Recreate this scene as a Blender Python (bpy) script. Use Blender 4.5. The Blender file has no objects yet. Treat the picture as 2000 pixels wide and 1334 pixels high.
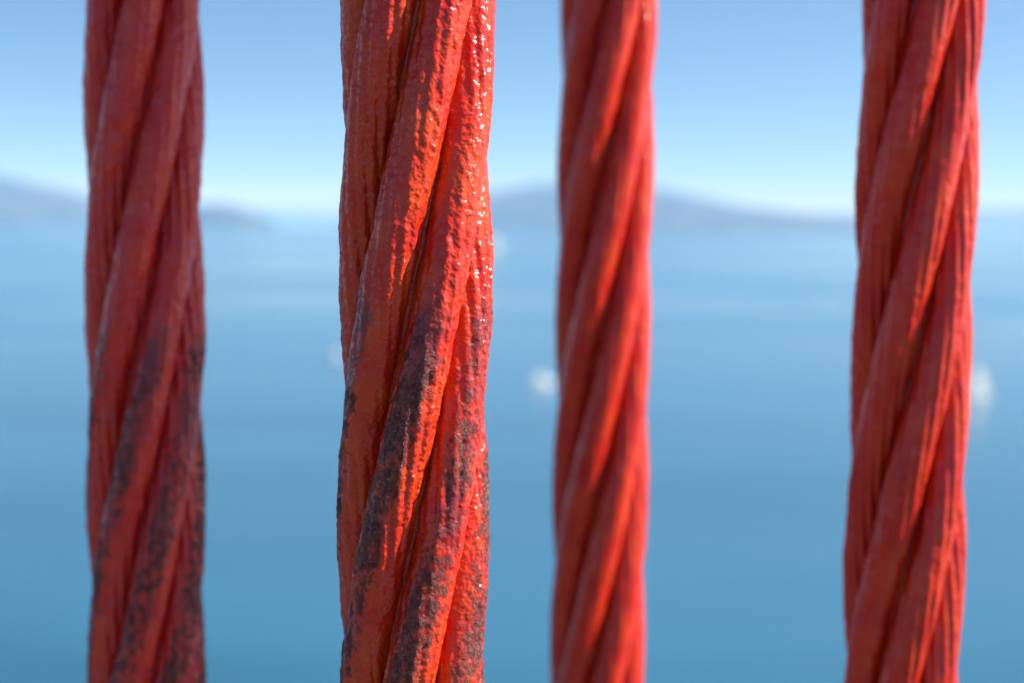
import bpy, math
import numpy as np
from mathutils import Matrix, Vector

# ------------------------------------------------------------------ camera, sky, sun, exposure
scene = bpy.context.scene
COL = scene.collection
R = math.radians
EYE = 70.0                       # metres above the water (bridge walkway)
F = 3112.0                       # focal length in pixels of the 2000 px wide photograph (56 mm lens)
PITCH, ROLL = 4.63, 0.75
CAM = Vector((0, 0, EYE))
CAM_R = Matrix.Rotation(R(90 - PITCH), 3, 'X') @ Matrix.Rotation(R(ROLL), 3, 'Z')


def ray(px, py):
    return CAM_R @ Vector(((px - 1000) / F, (667 - py) / F, -1.0))


cam_d = bpy.data.cameras.new('camera')
cam = bpy.data.objects.new('camera', cam_d)
COL.objects.link(cam)
cam.matrix_world = Matrix.Translation(CAM) @ CAM_R.to_4x4()
cam_d.sensor_width = 36.0
cam_d.lens = F / 2000 * 36
cam_d.clip_start = 0.02
cam_d.clip_end = 200000
cam_d.dof.use_dof = True
cam_d.dof.focus_distance = 0.683
cam_d.dof.aperture_fstop = 5.3
cam_d.dof.aperture_blades = 0
scene.camera = cam

# the four ropes of one hanger: a rectangle seen corner-on (pixel of the axis at mid height, depth along the lens axis)
ROPE_D = 0.068                   # rope diameter
SPOT = {1: (284, 227), 2: (811, 297), 3: (1177, 187), 4: (1780, 230)}   # axis pixel and width in pixels
AXIS = {}
for k, (px, w) in SPOT.items():
    p = CAM + ray(px, 667) * (ROPE_D * F / w)
    AXIS[k] = Vector((p.x, p.y, EYE))
to_sun = AXIS[4] - AXIS[1]       # the right-hand rope shades the left-hand one
SUN_AZ = math.atan2(to_sun.y, to_sun.x) + R(2.0)
SUN_EL = R(38)
SUN_DIR = Vector((math.cos(SUN_EL) * math.cos(SUN_AZ), math.cos(SUN_EL) * math.sin(SUN_AZ), math.sin(SUN_EL)))

world = bpy.data.worlds.new('World')
scene.world = world
world.use_nodes = True
wn, wl = world.node_tree.nodes, world.node_tree.links
wn.clear()
w_out = wn.new('ShaderNodeOutputWorld')
w_bg = wn.new('ShaderNodeBackground')
w_sky = wn.new('ShaderNodeTexSky')
w_sky.sky_type = 'NISHITA'
w_sky.sun_disc = False
w_sky.sun_elevation = SUN_EL
w_sky.sun_rotation = math.pi / 2 - SUN_AZ
w_sky.altitude = 0
w_sky.air_density = 1.0
w_sky.dust_density = 1.0
w_sky.ozone_density = 2.2
w_tc = wn.new('ShaderNodeTexCoord')
w_map = wn.new('ShaderNodeMapping')
w_map.inputs['Scale'].default_value = (1, 1, 2.1)
w_map.inputs['Location'].default_value = (0, 0, 0.10)
w_hsv = wn.new('ShaderNodeHueSaturation')
w_hsv.inputs['Hue'].default_value = 0.492
w_hsv.inputs['Saturation'].default_value = 1.10
w_bg.inputs['Strength'].default_value = 0.083
wl.new(w_tc.outputs['Generated'], w_map.inputs['Vector'])
wl.new(w_map.outputs['Vector'], w_sky.inputs['Vector'])
wl.new(w_sky.outputs['Color'], w_hsv.inputs['Color'])
wl.new(w_hsv.outputs['Color'], w_bg.inputs['Color'])
wl.new(w_bg.outputs['Background'], w_out.inputs['Surface'])

sun_d = bpy.data.lights.new('sun', 'SUN')
sun_d.energy = 5.0
sun_d.angle = R(0.53)
sun_d.color = (1.0, 0.95, 0.89)
sun = bpy.data.objects.new('sun', sun_d)
sun.rotation_euler = SUN_DIR.to_track_quat('Z', 'Y').to_euler()
sun.location = (0, 0, 120)
COL.objects.link(sun)

vs = scene.view_settings
vs.view_transform = 'Standard'
vs.look = 'None'
vs.gamma = 1.0
vs.exposure = 1.25
scene.cycles.use_denoising = True
scene.cycles.max_bounces = 6
scene.cycles.diffuse_bounces = 2
scene.cycles.volume_bounces = 2

# ------------------------------------------------------------------ helpers
rng = np.random.default_rng(7)
_perm = rng.permutation(512).astype(np.int64)
_perm = np.concatenate([_perm, _perm])
_val = rng.random(512) * 2 - 1
_g = rng.normal(size=(512, 3))
_g /= np.linalg.norm(_g, axis=1)[:, None]


def perlin(x, y, z):
    """vectorised gradient noise, about -0.7..0.7"""
    xi, yi, zi = np.floor(x).astype(np.int64), np.floor(y).astype(np.int64), np.floor(z).astype(np.int64)
    xf, yf, zf = x - xi, y - yi, z - zi
    u, v, w = (t * t * t * (t * (t * 6 - 15) + 10) for t in (xf, yf, zf))
    out = 0
    for a in (0, 1):
        for b in (0, 1):
            for c in (0, 1):
                h = _perm[(_perm[(_perm[(xi + a) & 511] + yi + b) & 511] + zi + c) & 511]
                g = _g[h]
                d = g[:, 0] * (xf - a) + g[:, 1] * (yf - b) + g[:, 2] * (zf - c)
                out = out + d * (u if a else 1 - u) * (v if b else 1 - v) * (w if c else 1 - w)
    return out


def sstep(a, b, x):
    t = np.clip((x - a) / (b - a), 0, 1)
    return t * t * (3 - 2 * t)


def mesh_from(name, verts, quads, extra=(), smooth=True):
    """numpy verts (n,3), quads (m,4), extra = list of index lists for other faces"""
    me = bpy.data.meshes.new(name)
    verts = np.asarray(verts, dtype=np.float32)
    quads = np.asarray(quads, dtype=np.int32).reshape(-1, 4)
    loops = [quads.ravel()] + [np.asarray(e, dtype=np.int32) for e in extra]
    sizes = np.concatenate([np.full(len(quads), 4, np.int32), np.array([len(e) for e in extra], np.int32)])
    allv = np.concatenate(loops)
    me.vertices.add(len(verts))
    me.vertices.foreach_set('co', verts.ravel())
    me.loops.add(len(allv))
    me.loops.foreach_set('vertex_index', allv)
    me.polygons.add(len(sizes))
    me.polygons.foreach_set('loop_start', np.concatenate([[0], np.cumsum(sizes)[:-1]]).astype(np.int32))
    me.polygons.foreach_set('use_smooth', np.full(len(sizes), smooth))
    me.update(calc_edges=True)
    return me


def link(name, me, mat, parent=None, loc=None):
    o = bpy.data.objects.new(name, me)
    COL.objects.link(o)
    if me is not None and mat is not None:
        me.materials.append(mat)
    if parent is not None:
        o.parent = parent
    if loc is not None:
        o.location = loc
    return o


def tag(o, label=None, cat=None, group=None, kind=None):
    for k, v in (('label', label), ('category', cat), ('group', group), ('kind', kind)):
        if v:
            o[k] = v
    return o


def new_mat(name):
    m = bpy.data.materials.new(name)
    m.use_nodes = True
    return m, m.node_tree.nodes, m.node_tree.links, m.node_tree.nodes['Principled BSDF']


def noise_node(n, l, vec, scale, detail=4.0, rough=0.6, dist=0.0):
    t = n.new('ShaderNodeTexNoise')
    t.inputs['Scale'].default_value = scale
    t.inputs['Detail'].default_value = detail
    t.inputs['Roughness'].default_value = rough
    t.inputs['Distortion'].default_value = dist
    l.new(vec, t.inputs['Vector'])
    return t.outputs['Fac']


def math_node(n, l, op, a, b=None, c=None, clamp=False):
    t = n.new('ShaderNodeMath')
    t.operation = op
    t.use_clamp = clamp
    for i, v in enumerate((a, b, c)):
        if v is None:
            continue
        if isinstance(v, (int, float)):
            t.inputs[i].default_value = v
        else:
            l.new(v, t.inputs[i])
    return t.outputs[0]


def range_node(n, l, v, a, b, c=0.0, d=1.0, smooth=True):
    t = n.new('ShaderNodeMapRange')
    t.interpolation_type = 'SMOOTHSTEP' if smooth else 'LINEAR'
    l.new(v, t.inputs['Value'])
    for k, x in zip(('From Min', 'From Max', 'To Min', 'To Max'), (a, b, c, d)):
        t.inputs[k].default_value = x
    return t.outputs['Result']


def mix_node(n, l, fac, a, b):
    t = n.new('ShaderNodeMix')
    t.data_type = 'RGBA'
    if isinstance(fac, (int, float)):
        t.inputs[0].default_value = fac
    else:
        l.new(fac, t.inputs[0])
    for i, v in ((6, a), (7, b)):
        if isinstance(v, tuple):
            t.inputs[i].default_value = v + (1.0,) if len(v) == 3 else v
        else:
            l.new(v, t.inputs[i])
    return t.outputs[2]


# ------------------------------------------------------------------ materials
def paint_material(name, base, orange, fade_sheen, rough, fine, fade_sheen_mix=(0.50, 0.74, 0.75)):
    m, n, l, b = new_mat(name)
    tc = n.new('ShaderNodeTexCoord').outputs['Object']
    st = n.new('ShaderNodeMapping')
    st.inputs['Scale'].default_value = (1, 1, 0.75)
    l.new(tc, st.inputs['Vector'])
    st = st.outputs['Vector']
    big = noise_node(n, l, st, 55, 3)
    mid = noise_node(n, l, st, 260, 5, 0.65)
    grain = noise_node(n, l, tc, 620, 6, 0.72)
    tiny = noise_node(n, l, tc, 2600, 3, 0.7)
    col = mix_node(n, l, range_node(n, l, big, 0.25, 0.80), base, orange)
    col = mix_node(n, l, range_node(n, l, mid, fade_sheen_mix[0], fade_sheen_mix[1], 0, fade_sheen_mix[2]), col, fade_sheen)  # chalky patches; on the leftmost rope, lilac sky sheen put into the colour
    pit = range_node(n, l, grain, 0.60, 0.72, 0, 0.35)
    col = mix_node(n, l, pit, col, (0.10, 0.012, 0.012))
    # grime: where the crown of the strand has been rubbed and the coat has worn to a grey-brown crust
    at = n.new('ShaderNodeAttribute')
    at.attribute_name = 'grime'
    sp = math_node(n, l, 'ADD', math_node(n, l, 'MULTIPLY', mid, 4.4), math_node(n, l, 'MULTIPLY', grain, 2.6))
    g = math_node(n, l, 'ADD', at.outputs['Fac'], math_node(n, l, 'SUBTRACT', sp, 3.78))
    gm = range_node(n, l, math_node(n, l, 'MULTIPLY', g, range_node(n, l, at.outputs['Fac'], 0.0, 0.10)), 0.12, 0.88, 0, 0.95)
    gcol = mix_node(n, l, range_node(n, l, grain, 0.45, 0.56), (0.034, 0.010, 0.018), (0.24, 0.135, 0.098))
    gcol = mix_node(n, l, range_node(n, l, mid, 0.50, 0.60, 0, 0.75), gcol, (0.14, 0.018, 0.022))
    so = n.new('ShaderNodeAttribute')
    so.attribute_name = 'soot'
    sm = math_node(n, l, 'ADD', so.outputs['Fac'], math_node(n, l, 'MULTIPLY', math_node(n, l, 'SUBTRACT', mid, 0.5), 1.6))
    sm = math_node(n, l, 'MULTIPLY', range_node(n, l, sm, 0.25, 0.95, 0, 0.72), range_node(n, l, so.outputs['Fac'], 0.0, 0.12))
    col = mix_node(n, l, sm, col, (0.085, 0.014, 0.024))
    col = mix_node(n, l, gm, col, gcol)
    l.new(col, b.inputs['Base Color'])
    rr = math_node(n, l, 'ADD', math_node(n, l, 'MULTIPLY', math_node(n, l, 'ADD', big, mid), 0.35), rough - 0.35)
    rr = math_node(n, l, 'ADD', rr, math_node(n, l, 'MULTIPLY', gm, 0.35), clamp=True)
    l.new(rr, b.inputs['Roughness'])
    l.new(range_node(n, l, gm, 0, 1, 0.30, 0.18, False), b.inputs['Specular IOR Level'])
    l.new(range_node(n, l, gm, 0, 1, 0.36, 0.05, False), b.inputs['Coat Weight'])
    b.inputs['Coat Roughness'].default_value = 0.27
    rs = n.new('ShaderNodeMapping')
    rs.inputs['Scale'].default_value = (0.5, 0.5, 1.0)
    l.new(tc, rs.inputs['Vector'])
    pebble = noise_node(n, l, tc, 330, 1.5, 0.5)
    ripple = noise_node(n, l, rs.outputs['Vector'], 430, 1, 0.5)
    h = math_node(n, l, 'ADD', math_node(n, l, 'MULTIPLY', pebble, 1.0), math_node(n, l, 'MULTIPLY', math_node(n, l, 'MULTIPLY', ripple, range_node(n, l, big, 0.4, 0.6)), 0.35))
    h = math_node(n, l, 'ADD', h, math_node(n, l, 'MULTIPLY', math_node(n, l, 'MULTIPLY', gm, grain), 0.9))
    bp = n.new('ShaderNodeBump')
    bp.inputs['Strength'].default_value = 0.8
    bp.inputs['Distance'].default_value = fine
    l.new(h, bp.inputs['Height'])
    l.new(bp.outputs['Normal'], b.inputs['Normal'])
    return m


M_WORN = paint_material('worn_red_paint', (0.50, 0.011, 0.004), (0.58, 0.056, 0.004), (0.47, 0.036, 0.048), 0.20, 0.0019)
M_SHEEN = paint_material('lilac_sheen_red_paint', (0.52, 0.008, 0.010), (0.64, 0.040, 0.006), (0.46, 0.050, 0.115), 0.18, 0.0016, (0.44, 0.80, 0.85))  # red of the shaded rope, its lilac skylight sheen mixed into the colour
M_FRESH = paint_material('fresh_red_paint', (0.43, 0.006, 0.003), (0.52, 0.040, 0.003), (0.44, 0.024, 0.028), 0.22, 0.0006)


def plain(name, col, rough=0.5, var=0.15, scale=2.0):
    m, n, l, b = new_mat(name)
    tc = n.new('ShaderNodeTexCoord').outputs['Object']
    f = noise_node(n, l, tc, scale, 4)
    dark = tuple(c * (1 - var) for c in col)
    l.new(mix_node(n, l, f, dark, col), b.inputs['Base Color'])
    b.inputs['Roughness'].default_value = rough
    return m


M_SAIL = plain('sailcloth', (0.40, 0.40, 0.36), 0.7, 0.06)
M_HULL = plain('white_gelcoat', (0.80, 0.80, 0.78), 0.25, 0.05)
M_TRIM = plain('navy_trim', (0.03, 0.05, 0.12), 0.3)
M_SPAR = plain('aluminium_spar', (0.55, 0.56, 0.58), 0.35)
M_DECK = plain('pale_deck', (0.62, 0.58, 0.50), 0.7)
M_GLASS = plain('dark_cabin_glass', (0.03, 0.04, 0.05), 0.1)
M_FOAM = plain('wake_foam', (0.55, 0.62, 0.66), 0.8, 0.3, 0.3)

# water
M_SEA, n, l, b = new_mat('sea_water')
geo = n.new('ShaderNodeNewGeometry').outputs['Position']
mp = n.new('ShaderNodeMapping')
mp.inputs['Scale'].default_value = (0.35, 1.0, 1.0)
l.new(geo, mp.inputs['Vector'])
streak = noise_node(n, l, mp.outputs['Vector'], 0.0045, 4, 0.55, 0.6)
chop = noise_node(n, l, geo, 0.35, 4, 0.6)
swell = noise_node(n, l, mp.outputs['Vector'], 0.06, 3, 0.5)
l.new(mix_node(n, l, range_node(n, l, streak, 0.40, 0.60), (0.003, 0.062, 0.095), (0.022, 0.115, 0.180)), b.inputs['Base Color'])
l.new(range_node(n, l, streak, 0.40, 0.60, 0.10, 0.20), b.inputs['Roughness'])
b.inputs['IOR'].default_value = 1.9
bp = n.new('ShaderNodeBump')
bp.inputs['Strength'].default_value = 0.16
bp.inputs['Distance'].default_value = 0.6
l.new(math_node(n, l, 'ADD', chop, math_node(n, l, 'MULTIPLY', swell, 2.0)), bp.inputs['Height'])
l.new(bp.outputs['Normal'], b.inputs['Normal'])

# hillsides: dry grass, scrub and woods
M_HILL, n, l, b = new_mat('dry_hillside')
geo = n.new('ShaderNodeNewGeometry').outputs['Position']
f1 = noise_node(n, l, geo, 0.004, 5, 0.6)
f2 = noise_node(n, l, geo, 0.02, 4, 0.6)
c = mix_node(n, l, range_node(n, l, f1, 0.42, 0.58), (0.018, 0.030, 0.022), (0.065, 0.065, 0.045))
c = mix_node(n, l, range_node(n, l, f2, 0.5, 0.7, 0, 0.7), c, (0.03, 0.04, 0.02))
l.new(c, b.inputs['Base Color'])
b.inputs['Roughness'].default_value = 0.95

# ------------------------------------------------------------------ sea, hills, haze
SX, SY0, SY1 = 36000.0, -12000.0, 34000.0
xs = np.linspace(-SX, SX, 41)
ys = np.linspace(SY0, SY1, 41)
gx, gy = np.meshgrid(xs, ys)
v = np.stack([gx.ravel(), gy.ravel(), np.zeros(gx.size)], 1)
ii = np.arange(40)
q = np.array([[r * 41 + k, r * 41 + k + 1, (r + 1) * 41 + k + 1, (r + 1) * 41 + k] for r in ii for k in ii])
tag(link('sea', mesh_from('sea', v, q), M_SEA), kind='structure')


def hill(name, outline, front, depth, seed, rough=0.12, n_u=160, n_v=40):
    """outline: (px, py) of the skyline; front: metres to the shore; the ridge stands half of depth behind it"""
    dist = front + depth * 0.5
    pts = []
    for px, py in outline:
        d = ray(px, py)
        s = dist / d.y
        pts.append((d.x * s, EYE + d.z * s))
    pts = np.array(pts)
    X = np.linspace(pts[0, 0], pts[-1, 0], n_u)
    H = np.interp(X, pts[:, 0], pts[:, 1])
    for _ in range(6):
        H[1:-1] = (H[:-2] + 2 * H[1:-1] + H[2:]) / 4
    V = np.linspace(0, 1, n_v)
    XX, VV = np.meshgrid(X, V)
    shape = np.sin(np.pi * VV) ** 0.85
    sc = 900.0
    nz = perlin((XX / sc + seed).ravel(), (VV * depth / sc).ravel(), np.full(XX.size, 3.3 + seed)) \
        + 0.5 * perlin((XX / sc * 2.7 + seed).ravel(), (VV * depth / sc * 2.7).ravel(), np.full(XX.size, 8.1 + seed))
    nz = nz.reshape(XX.shape)
    Z = np.clip(H[None, :], 0, None) * shape * (1 + rough * 2 * nz * (1 - shape * 0.6)) - 0.4
    Y = front + VV * depth + (1 - shape) * nz * 200
    vv = np.stack([XX.ravel(), Y.ravel(), Z.ravel()], 1)
    r, k = np.meshgrid(np.arange(n_v - 1), np.arange(n_u - 1), indexing='ij')
    a = (r * n_u + k).ravel()
    qq = np.stack([a, a + 1, a + n_u + 1, a + n_u], 1)
    return tag(link(name, mesh_from(name, vv, qq), M_HILL), kind='structure')


hill('headland_hill', [(-420, 372), (-250, 345), (-90, 336), (10, 346), (90, 362), (170, 382), (240, 402), (310, 424)], 7600, 2200, 1.7)
hill('low_island', [(330, 428), (370, 402), (420, 396), (460, 402), (520, 426)], 7000, 500, 4.2, n_u=60, n_v=20)
hill('island_hill', [(690, 436), (760, 415), (850, 392), (950, 374), (1030, 362), (1130, 356), (1220, 358), (1290, 366), (1350, 380),
                     (1430, 398), (1500, 408), (1580, 418), (1660, 428), (1740, 441)], 7400, 2400, 2.9)
hill('far_shore_hill', [(1500, 420), (1640, 416), (1760, 410), (1900, 408), (2050, 404), (2200, 398), (2500, 400), (2700, 430)], 15000, 3000, 6.1)
hill('distant_ridge', [(-900, 385), (-300, 384), (200, 395), (500, 403), (700, 405), (1000, 407), (1400, 411), (1800, 416), (2400, 422), (3000, 432)],
     24000, 4000, 9.4, n_u=220, n_v=16)

hz, n, l, b = new_mat('haze_air')
n.remove(b)
pv = n.new('ShaderNodeVolumePrincipled')
pv.inputs['Color'].default_value = (0.20, 0.44, 0.84, 1)
pv.inputs['Absorption Color'].default_value = (0.80, 0.60, 0.0, 1)
pv.inputs['Density'].default_value = 0.00011
pv.inputs['Anisotropy'].default_value = 0.0
l.new(pv.outputs['Volume'], n['Material Output'].inputs['Volume'])
x0, x1, y0, y1, z0, z1 = -SX - 100, SX + 100, SY0 - 100, SY1 + 100, -1.6, 300.0
hv = [(x, y, z) for z in (z0, z1) for y in (y0, y1) for x in (x0, x1)]
hq = [(0, 2, 3, 1), (4, 5, 7, 6), (0, 1, 5, 4), (2, 6, 7, 3), (0, 4, 6, 2), (1, 3, 7, 5)]
tag(link('haze', mesh_from('haze', hv, hq, smooth=False), hz), kind='stuff')

# the walkway of the bridge under the camera, below the picture: sunlit concrete that throws light up onto the ropes
M_CONC, n, l, b = new_mat('walkway_concrete')
tc = n.new('ShaderNodeTexCoord').outputs['Object']
f = noise_node(n, l, tc, 1.5, 6, 0.65)
f2 = noise_node(n, l, tc, 60, 3, 0.6)
c = mix_node(n, l, range_node(n, l, f, 0.35, 0.65), (0.12, 0.11, 0.10), (0.17, 0.155, 0.14))
l.new(mix_node(n, l, range_node(n, l, f2, 0.5, 0.75, 0, 0.4), c, (0.09, 0.085, 0.08)), b.inputs['Base Color'])
b.inputs['Roughness'].default_value = 0.85
DECK_Z = EYE - 1.62


def slab(name, x0, x1, y0, y1, z0, z1, mat):
    v = [(x, y, z) for z in (z0, z1) for y in (y0, y1) for x in (x0, x1)]
    return tag(link(name, mesh_from(name, v, hq, smooth=False), mat), kind='structure')


slab('walkway', -60, 60, -2.2, 1.75, DECK_Z - 0.3, DECK_Z, M_CONC)
M_ROAD = plain('asphalt', (0.07, 0.07, 0.068), 0.9, 0.3, 3.0)
slab('roadway', -60, 60, -21, -2.21, DECK_Z - 0.5, DECK_Z - 0.15, M_ROAD)

# ------------------------------------------------------------------ the ropes
PITCH_LEN = 10.1 * ROPE_D        # one turn of a strand round the rope
OM = 2 * math.pi / PITCH_LEN
RC, RS = ROPE_D * 0.342, ROPE_D * 0.158


def z_at(k, py):
    """height above the eye (metres) of pixel row py on the front of rope k"""
    d = ray(SPOT[k][0], py)
    ax = AXIS[k]
    s = (math.hypot(ax.x, ax.y) - ROPE_D / 2) / math.hypot(d.x, d.y)
    return d.z * s


def rope(k, crown_row, step, mat, wire_amp, lump, grime_rows, seed, label):
    """one six-strand wire rope; crown_row: pixel row where a strand's crown faces the camera on the axis"""
    root = link('suspension_rope', None, None, loc=AXIS[k])
    tag(root, label, 'wire rope', 'the four ropes of one bridge hanger')
    ax = AXIS[k]
    face = math.atan2(-ax.y, -ax.x)                    # azimuth from the rope to the camera
    zt, zb = z_at(k, -60), z_at(k, 1394)
    zz = [np.arange(zb, zt, step)]
    up = zt + np.cumsum(np.linspace(step * 2, 0.012, 260))
    dn = zb - np.cumsum(np.linspace(step * 2, 0.012, 240))
    Z = np.concatenate([dn[::-1], zz[0], up])
    th0 = face - OM * z_at(k, crown_row)
    n_arc = int(RS * 2.2 * 2 / step)
    phi = np.concatenate([np.linspace(-2.2, 2.2, n_arc), np.linspace(2.2, 2 * math.pi - 2.2, 10)[1:-1]])
    nph, nz = len(phi), len(Z)
    zg0, zg1 = (z_at(k, grime_rows[0]), z_at(k, grime_rows[1])) if grime_rows else (0, 0)
    PH, ZZ = np.meshgrid(phi, Z)
    PHf, Zf = PH.ravel(), ZZ.ravel()
    r, c = np.meshgrid(np.arange(nz - 1), np.arange(nph), indexing='ij')
    a = (r * nph + c).ravel()
    bb = (r * nph + (c + 1) % nph).ravel()
    quads = np.stack([a, bb, bb + nph, a + nph], 1)
    caps = [list(range(nph))[::-1], list(range((nz - 1) * nph, nz * nph))]
    T1 = RC * OM
    tl = math.sqrt(1 + T1 * T1)
    for s in range(6):
        sd = seed * 17.3 + s * 5.1
        wob = 0.010 * perlin(Zf / 0.09 + sd, np.full_like(Zf, sd), np.zeros_like(Zf))
        th = th0 + s * math.pi / 3 + OM * Zf + wob
        ct, st = np.cos(th), np.sin(th)
        # strand frame: N outwards, B across
        Nx, Ny = ct, st
        Bx, By, Bz = -st / tl, ct / tl, -T1 / tl * np.ones_like(ct)
        # bare surface, for the noise
        cx, sx = np.cos(PHf), np.sin(PHf)
        px = RC * ct + RS * (cx * Nx + sx * Bx)
        py_ = RC * st + RS * (cx * Ny + sx * By)
        pz = Zf + RS * sx * Bz
        # twelve outer wires under the paint, laid so that they run along the rope on the crown
        u = (PHf + 2.3 * OM * Zf + s) * 6.0
        wv = np.sqrt(np.cos(u) ** 2 + 0.12)
        patch = perlin(px / 0.030 + sd, py_ / 0.030, pz / 0.060)
        am = wire_amp * np.clip(0.60 + 1.9 * patch, 0.05, 1.5)
        d = am * (wv - 0.65)
        n1 = perlin(px / 0.011 + sd, py_ / 0.011, pz / 0.020)
        n2 = perlin(px / 0.0045 + sd, py_ / 0.0045, pz / 0.0065)
        d = d + lump * (0.80 * n1 + 0.58 * n2)
        # sagged, wrinkled coat across the strand here and there
        wr = perlin(px / 0.006, py_ / 0.006, pz / 0.0019 + sd)
        d = d + lump * 0.36 * wr * np.clip(patch * 3 + 0.3, 0, 1)
        fine = perlin(px / 0.0017 + sd, py_ / 0.0017, pz / 0.0026)
        d = d + lump * 0.20 * fine
        g = np.zeros_like(d)
        soot = np.zeros_like(d)
        if grime_rows:
            crown = np.exp(-((PHf + 0.28) / 0.78) ** 4)
            zf = sstep(zg0, zg1, Zf)
            blot = perlin(px / 0.020 + sd, py_ / 0.020, pz / 0.045)
            g = crown * np.clip(zf * 0.66 + 1.1 * blot, 0, 1) * np.clip(zf * 8, 0, 1)
            zs = sstep(zg0 + 0.004, zg0 - 0.030, Zf)
            soot = np.exp(-((PHf + 0.40) / 0.85) ** 4) * np.clip(zs * (0.78 + 0.8 * perlin(px / 0.013 + sd, py_ / 0.013, pz / 0.030 + 5)), 0, 1)
            d = d + 0.00022 * g * (1 + 2.2 * fine)
        rr = RS + d
        v = np.stack([RC * ct + rr * (cx * Nx + sx * Bx), RC * st + rr * (cx * Ny + sx * By), Zf + rr * sx * Bz], 1)
        me = mesh_from('strand', v, quads, caps)
        at = me.attributes.new('grime', 'FLOAT', 'POINT')
        at.data.foreach_set('value', g.astype(np.float32))
        at = me.attributes.new('soot', 'FLOAT', 'POINT')
        at.data.foreach_set('value', soot.astype(np.float32))
        link('strand', me, mat, root)
    # paint-filled middle that shows at the bottom of the grooves
    zc = np.concatenate([np.arange(zb, zt, 0.003), np.array([Z[-1]])])
    zc = np.concatenate([[Z[0]], zc])
    pc = np.linspace(0, 2 * math.pi, 72, endpoint=False)
    P, ZC = np.meshgrid(pc, zc)
    P, ZC = P.ravel(), ZC.ravel()
    rad = 0.318 * ROPE_D + 0.0006 * perlin(np.cos(P) * 4, np.sin(P) * 4, ZC / 0.012)
    vv = np.stack([rad * np.cos(P), rad * np.sin(P), ZC], 1)
    r, c = np.meshgrid(np.arange(len(zc) - 1), np.arange(72), indexing='ij')
    a = (r * 72 + c).ravel()
    bb = (r * 72 + (c + 1) % 72).ravel()
    link('core', mesh_from('core', vv, np.stack([a, bb, bb + 72, a + 72], 1), [list(range(72))[::-1], list(range((len(zc) - 1) * 72, len(zc) * 72))]), mat, root)
    return root


rope(1, 400, 0.0009, M_SHEEN, 0.0019, 0.00120, (600, 1050), 1, 'purplish shaded red wire rope with grey scuffs, leftmost of the four')
rope(2, 268, 0.0006, M_WORN, 0.0013, 0.00115, (500, 1000), 2, 'sharply focused nearest red wire rope with worn dark crust on its lower half')
rope(3, 150, 0.0010, M_FRESH, 0.0014, 0.00070, None, 3, 'smooth clean red wire rope, thinnest looking and most blurred of the four')
rope(4, 132, 0.0009, M_FRESH, 0.0021, 0.00085, None, 4, 'clean red wire rope with saw-toothed sunlit ridges, rightmost of the four')


# ------------------------------------------------------------------ boats on the bay
def on_water(px, py):
    d = ray(px, py)
    s = -EYE / d.z
    return Vector((d.x * s, d.y * s, 0))


def hull_mesh(L, W, Hh, draft=0.35, n_s=14):
    """lofted hull, bow towards +x"""
    prof = [(-1.0, 1.0), (-0.92, 0.45), (-0.62, 0.0), (0.0, -1.0), (0.62, 0.0), (0.92, 0.45), (1.0, 1.0)]
    v, q = [], []
    for i in range(n_s):
        t = i / (n_s - 1)
        x = (t - 0.5) * L
        w = W / 2 * (0.72 + 0.28 * math.sin(min(t * 1.6, 1) * math.pi / 2)) * (1 - max(0, (t - 0.45) / 0.55) ** 2.2 * 0.98)
        sheer = Hh * (1 + 0.35 * t * t)
        keel = -draft * (1 - max(0, (t - 0.7) / 0.3) ** 2)
        for a, b_ in prof:
            z = b_ * sheer if b_ >= 0 else keel
            v.append((x + (0.06 * L * max(0, b_) * t ** 4), a * w, z))
    m = len(prof)
    for i in range(n_s - 1):
        for j in range(m - 1):
            q.append((i * m + j, (i + 1) * m + j, (i + 1) * m + j + 1, i * m + j + 1))
        q.append((i * m + m - 1, (i + 1) * m + m - 1, (i + 1) * m, i * m))     # deck
    return mesh_from('hull', v, q, [list(range(m))], smooth=False)


def tube_mesh(name, p, q_, r0, r1, n_=10):
    p, q_ = Vector(p), Vector(q_)
    rot = (q_ - p).to_track_quat('Z', 'Y').to_matrix()
    v = []
    for c_, r_ in ((p, r0), (q_, r1)):
        for i in range(n_):
            a = 2 * math.pi * i / n_
            v.append(c_ + rot @ Vector((r_ * math.cos(a), r_ * math.sin(a), 0)))
    return mesh_from(name, v, [(i, (i + 1) % n_, n_ + (i + 1) % n_, n_ + i) for i in range(n_)], [list(range(n_))[::-1], list(range(n_, 2 * n_))])


def sail_mesh(name, tack, clew, head, belly, t=0.03, n_=10):
    """triangular sail filled by the wind, with a front and a back face"""
    tack, clew, head = Vector(tack), Vector(clew), Vector(head)
    nrm = (clew - tack).cross(head - tack).normalized()
    v = []
    for side in (0, 1):
        for i in range(n_ + 1):
            b_ = i / n_
            l0, l1 = tack.lerp(head, b_), clew.lerp(head, b_)
            for j in range(n_ + 1):
                a = j / n_
                p = l0.lerp(l1, a)
                p = p + nrm * (belly * 4 * a * (1 - a) * (1 - b_) * (0.4 + b_) + t * side)
                p.x -= 0.05 * (clew - tack).length * a * math.sin(math.pi * b_)
                v.append(p)
    k, N = n_ + 1, (n_ + 1) ** 2
    q = []
    for i in range(n_):
        for j in range(n_):
            a = i * k + j
            q += [(a, a + k, a + k + 1, a + 1), (N + a, N + a + 1, N + a + k + 1, N + a + k)]
        for j in (0, n_):
            a = i * k + j
            q.append((a, N + a, N + a + k, a + k) if j == 0 else (a, a + k, N + a + k, N + a))
    for j in range(n_):
        q.append((j, j + 1, N + j + 1, N + j))
    return mesh_from(name, v, q)


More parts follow.
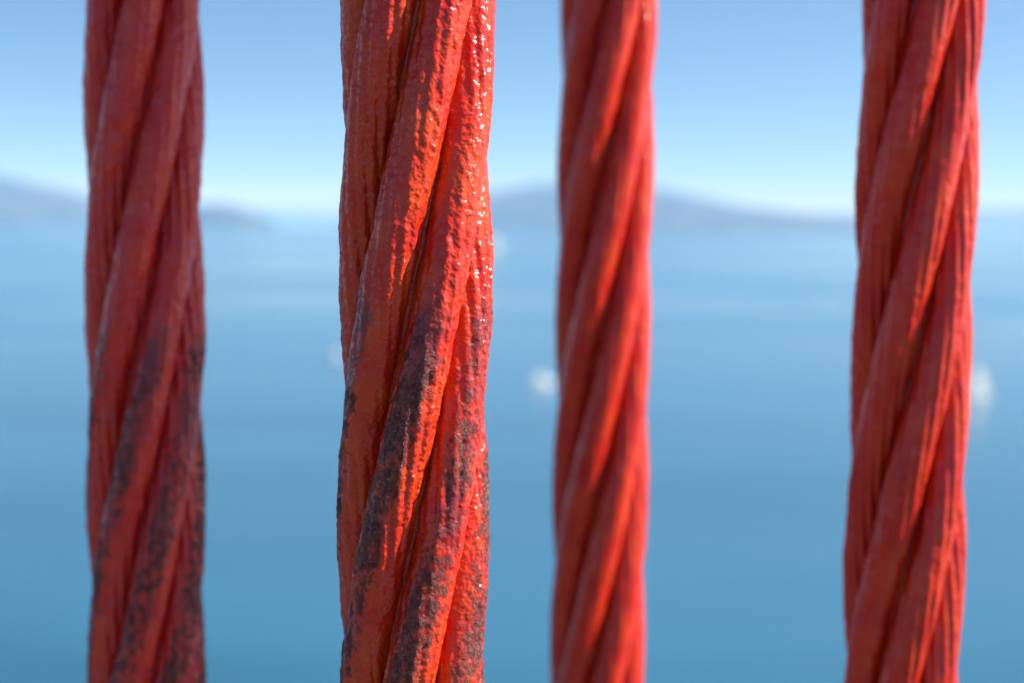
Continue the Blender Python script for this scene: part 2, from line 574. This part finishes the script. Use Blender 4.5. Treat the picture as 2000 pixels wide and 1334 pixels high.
def box_mesh(name, x0, x1, y0, y1, z0, z1, taper=0.0):
    v = []
    for z, s in ((z0, 0), (z1, taper)):
        for x, y in ((x0, y0), (x1, y0), (x1, y1), (x0, y1)):
            v.append((x + (s if x == x0 else -s), y + (s * 0.5 if y == y0 else -s * 0.5), z))
    return mesh_from(name, v, [(3, 2, 1, 0), (4, 5, 6, 7)] + [(i, (i + 1) % 4, 4 + (i + 1) % 4, 4 + i) for i in range(4)], smooth=False)


def sailboat(px, py, L, heading, label):
    root = link('sailboat', None, None, loc=on_water(px, py))
    root.rotation_euler = (R(6), 0, R(heading))
    tag(root, label, 'sailboat', 'boats out on the bay')
    Hh = L * 0.09
    link('hull', hull_mesh(L, L * 0.3, Hh, L * 0.05), M_HULL, root)
    cb = link('cabin', box_mesh('cabin', -L * 0.12, L * 0.18, -L * 0.075, L * 0.075, Hh * 0.98, Hh * 1.7, L * 0.02), M_HULL, root)
    link('window', box_mesh('window', -L * 0.08, L * 0.12, -L * 0.077, L * 0.077, Hh * 1.2, Hh * 1.45, 0), M_GLASS, cb)
    mx = L * 0.1
    top = L * 1.25
    link('mast', tube_mesh('mast', (mx, 0, Hh), (mx, 0, top), L * 0.009, L * 0.006), M_SPAR, root)
    link('boom', tube_mesh('boom', (mx, 0, Hh * 2.3), (-L * 0.42, L * 0.07, Hh * 2.3), L * 0.007, L * 0.006), M_SPAR, root)
    link('mainsail', sail_mesh('mainsail', (mx - L * 0.012, 0, Hh * 2.4), (-L * 0.41, L * 0.07, Hh * 2.4), (mx - L * 0.012, 0, top * 0.98), L * 0.05), M_SAIL, root)
    link('jib', sail_mesh('jib', (L * 0.47, 0, Hh * 1.5), (mx - L * 0.04, L * 0.06, Hh * 1.9), (mx + L * 0.02, 0, top * 0.88), L * 0.05), M_SAIL, root)
    link('rudder', box_mesh('rudder', -L * 0.53, -L * 0.485, -L * 0.005, L * 0.005, -L * 0.05, Hh * 0.6), M_TRIM, root)
    return root


def motorboat(px, py, L, heading, label):
    root = link('motorboat', None, None, loc=on_water(px, py))
    root.rotation_euler = (0, R(-2), R(heading))
    tag(root, label, 'motorboat', 'boats out on the bay')
    Hh = L * 0.14
    link('hull', hull_mesh(L, L * 0.34, Hh, L * 0.05), M_HULL, root)
    cb = link('cabin', box_mesh('cabin', -L * 0.28, L * 0.22, -L * 0.13, L * 0.13, Hh * 0.98, Hh * 2.5, L * 0.03), M_HULL, root)
    link('window', box_mesh('window', -L * 0.255, L * 0.195, -L * 0.126, L * 0.126, Hh * 1.65, Hh * 2.1, 0), M_GLASS, cb)
    fb = link('flybridge', box_mesh('flybridge', -L * 0.2, L * 0.1, -L * 0.1, L * 0.1, Hh * 2.52, Hh * 3.2, L * 0.02), M_HULL, root)
    link('canopy', box_mesh('canopy', -L * 0.22, L * 0.06, -L * 0.11, L * 0.11, Hh * 4.1, Hh * 4.25, 0), M_SAIL, fb)
    for x in (-0.19, 0.03):
        for y in (-0.09, 0.09):
            link('canopy_post', tube_mesh('canopy_post', (L * x, L * y, Hh * 3.1), (L * x, L * y, Hh * 4.12), L * 0.006, L * 0.006), M_SPAR, fb)
    link('antenna', tube_mesh('antenna', (-L * 0.1, 0, Hh * 4.2), (-L * 0.14, 0, Hh * 6), L * 0.004, L * 0.002), M_SPAR, root)
    return root


sailboat(1914, 776, 11.5, 222, 'white sailboat with sails up beside the rightmost rope')
motorboat(1058, 752, 9.5, 25, 'small white motorboat just left of the thinnest looking rope')
motorboat(660, 702, 8.0, 200, 'small pale motorboat half hidden behind the nearest rope, left side')
sailboat(968, 488, 26.0, 222, 'far white sailboat half hidden behind the nearest rope, right side, below the hill')


def wake(px, py, length, width, heading, seed):
    p = on_water(px, py)
    n_ = 40
    v, q = [], []
    for i in range(n_):
        t = i / (n_ - 1)
        w = width * (0.12 + 0.88 * t) * (0.8 + 0.3 * math.sin(seed + 9 * t))
        for s_ in (-1, -0.4, 0.4, 1):
            v.append(((t - 0.5) * length, s_ * w / 2, 0.05 + 0.05 * (1 - s_ * s_)))
    for i in range(n_ - 1):
        for j in range(3):
            a = i * 4 + j
            q.append((a, a + 4, a + 5, a + 1))
    o = link('boat_wake', mesh_from('boat_wake', v, q), M_FOAM, loc=p)
    o.rotation_euler = (0, 0, R(heading))
    tag(o, 'faint pale streak of wake foam between the two right-hand ropes', 'wake', kind='stuff')


wake(1600, 590, 34, 12, 8, 1.0)
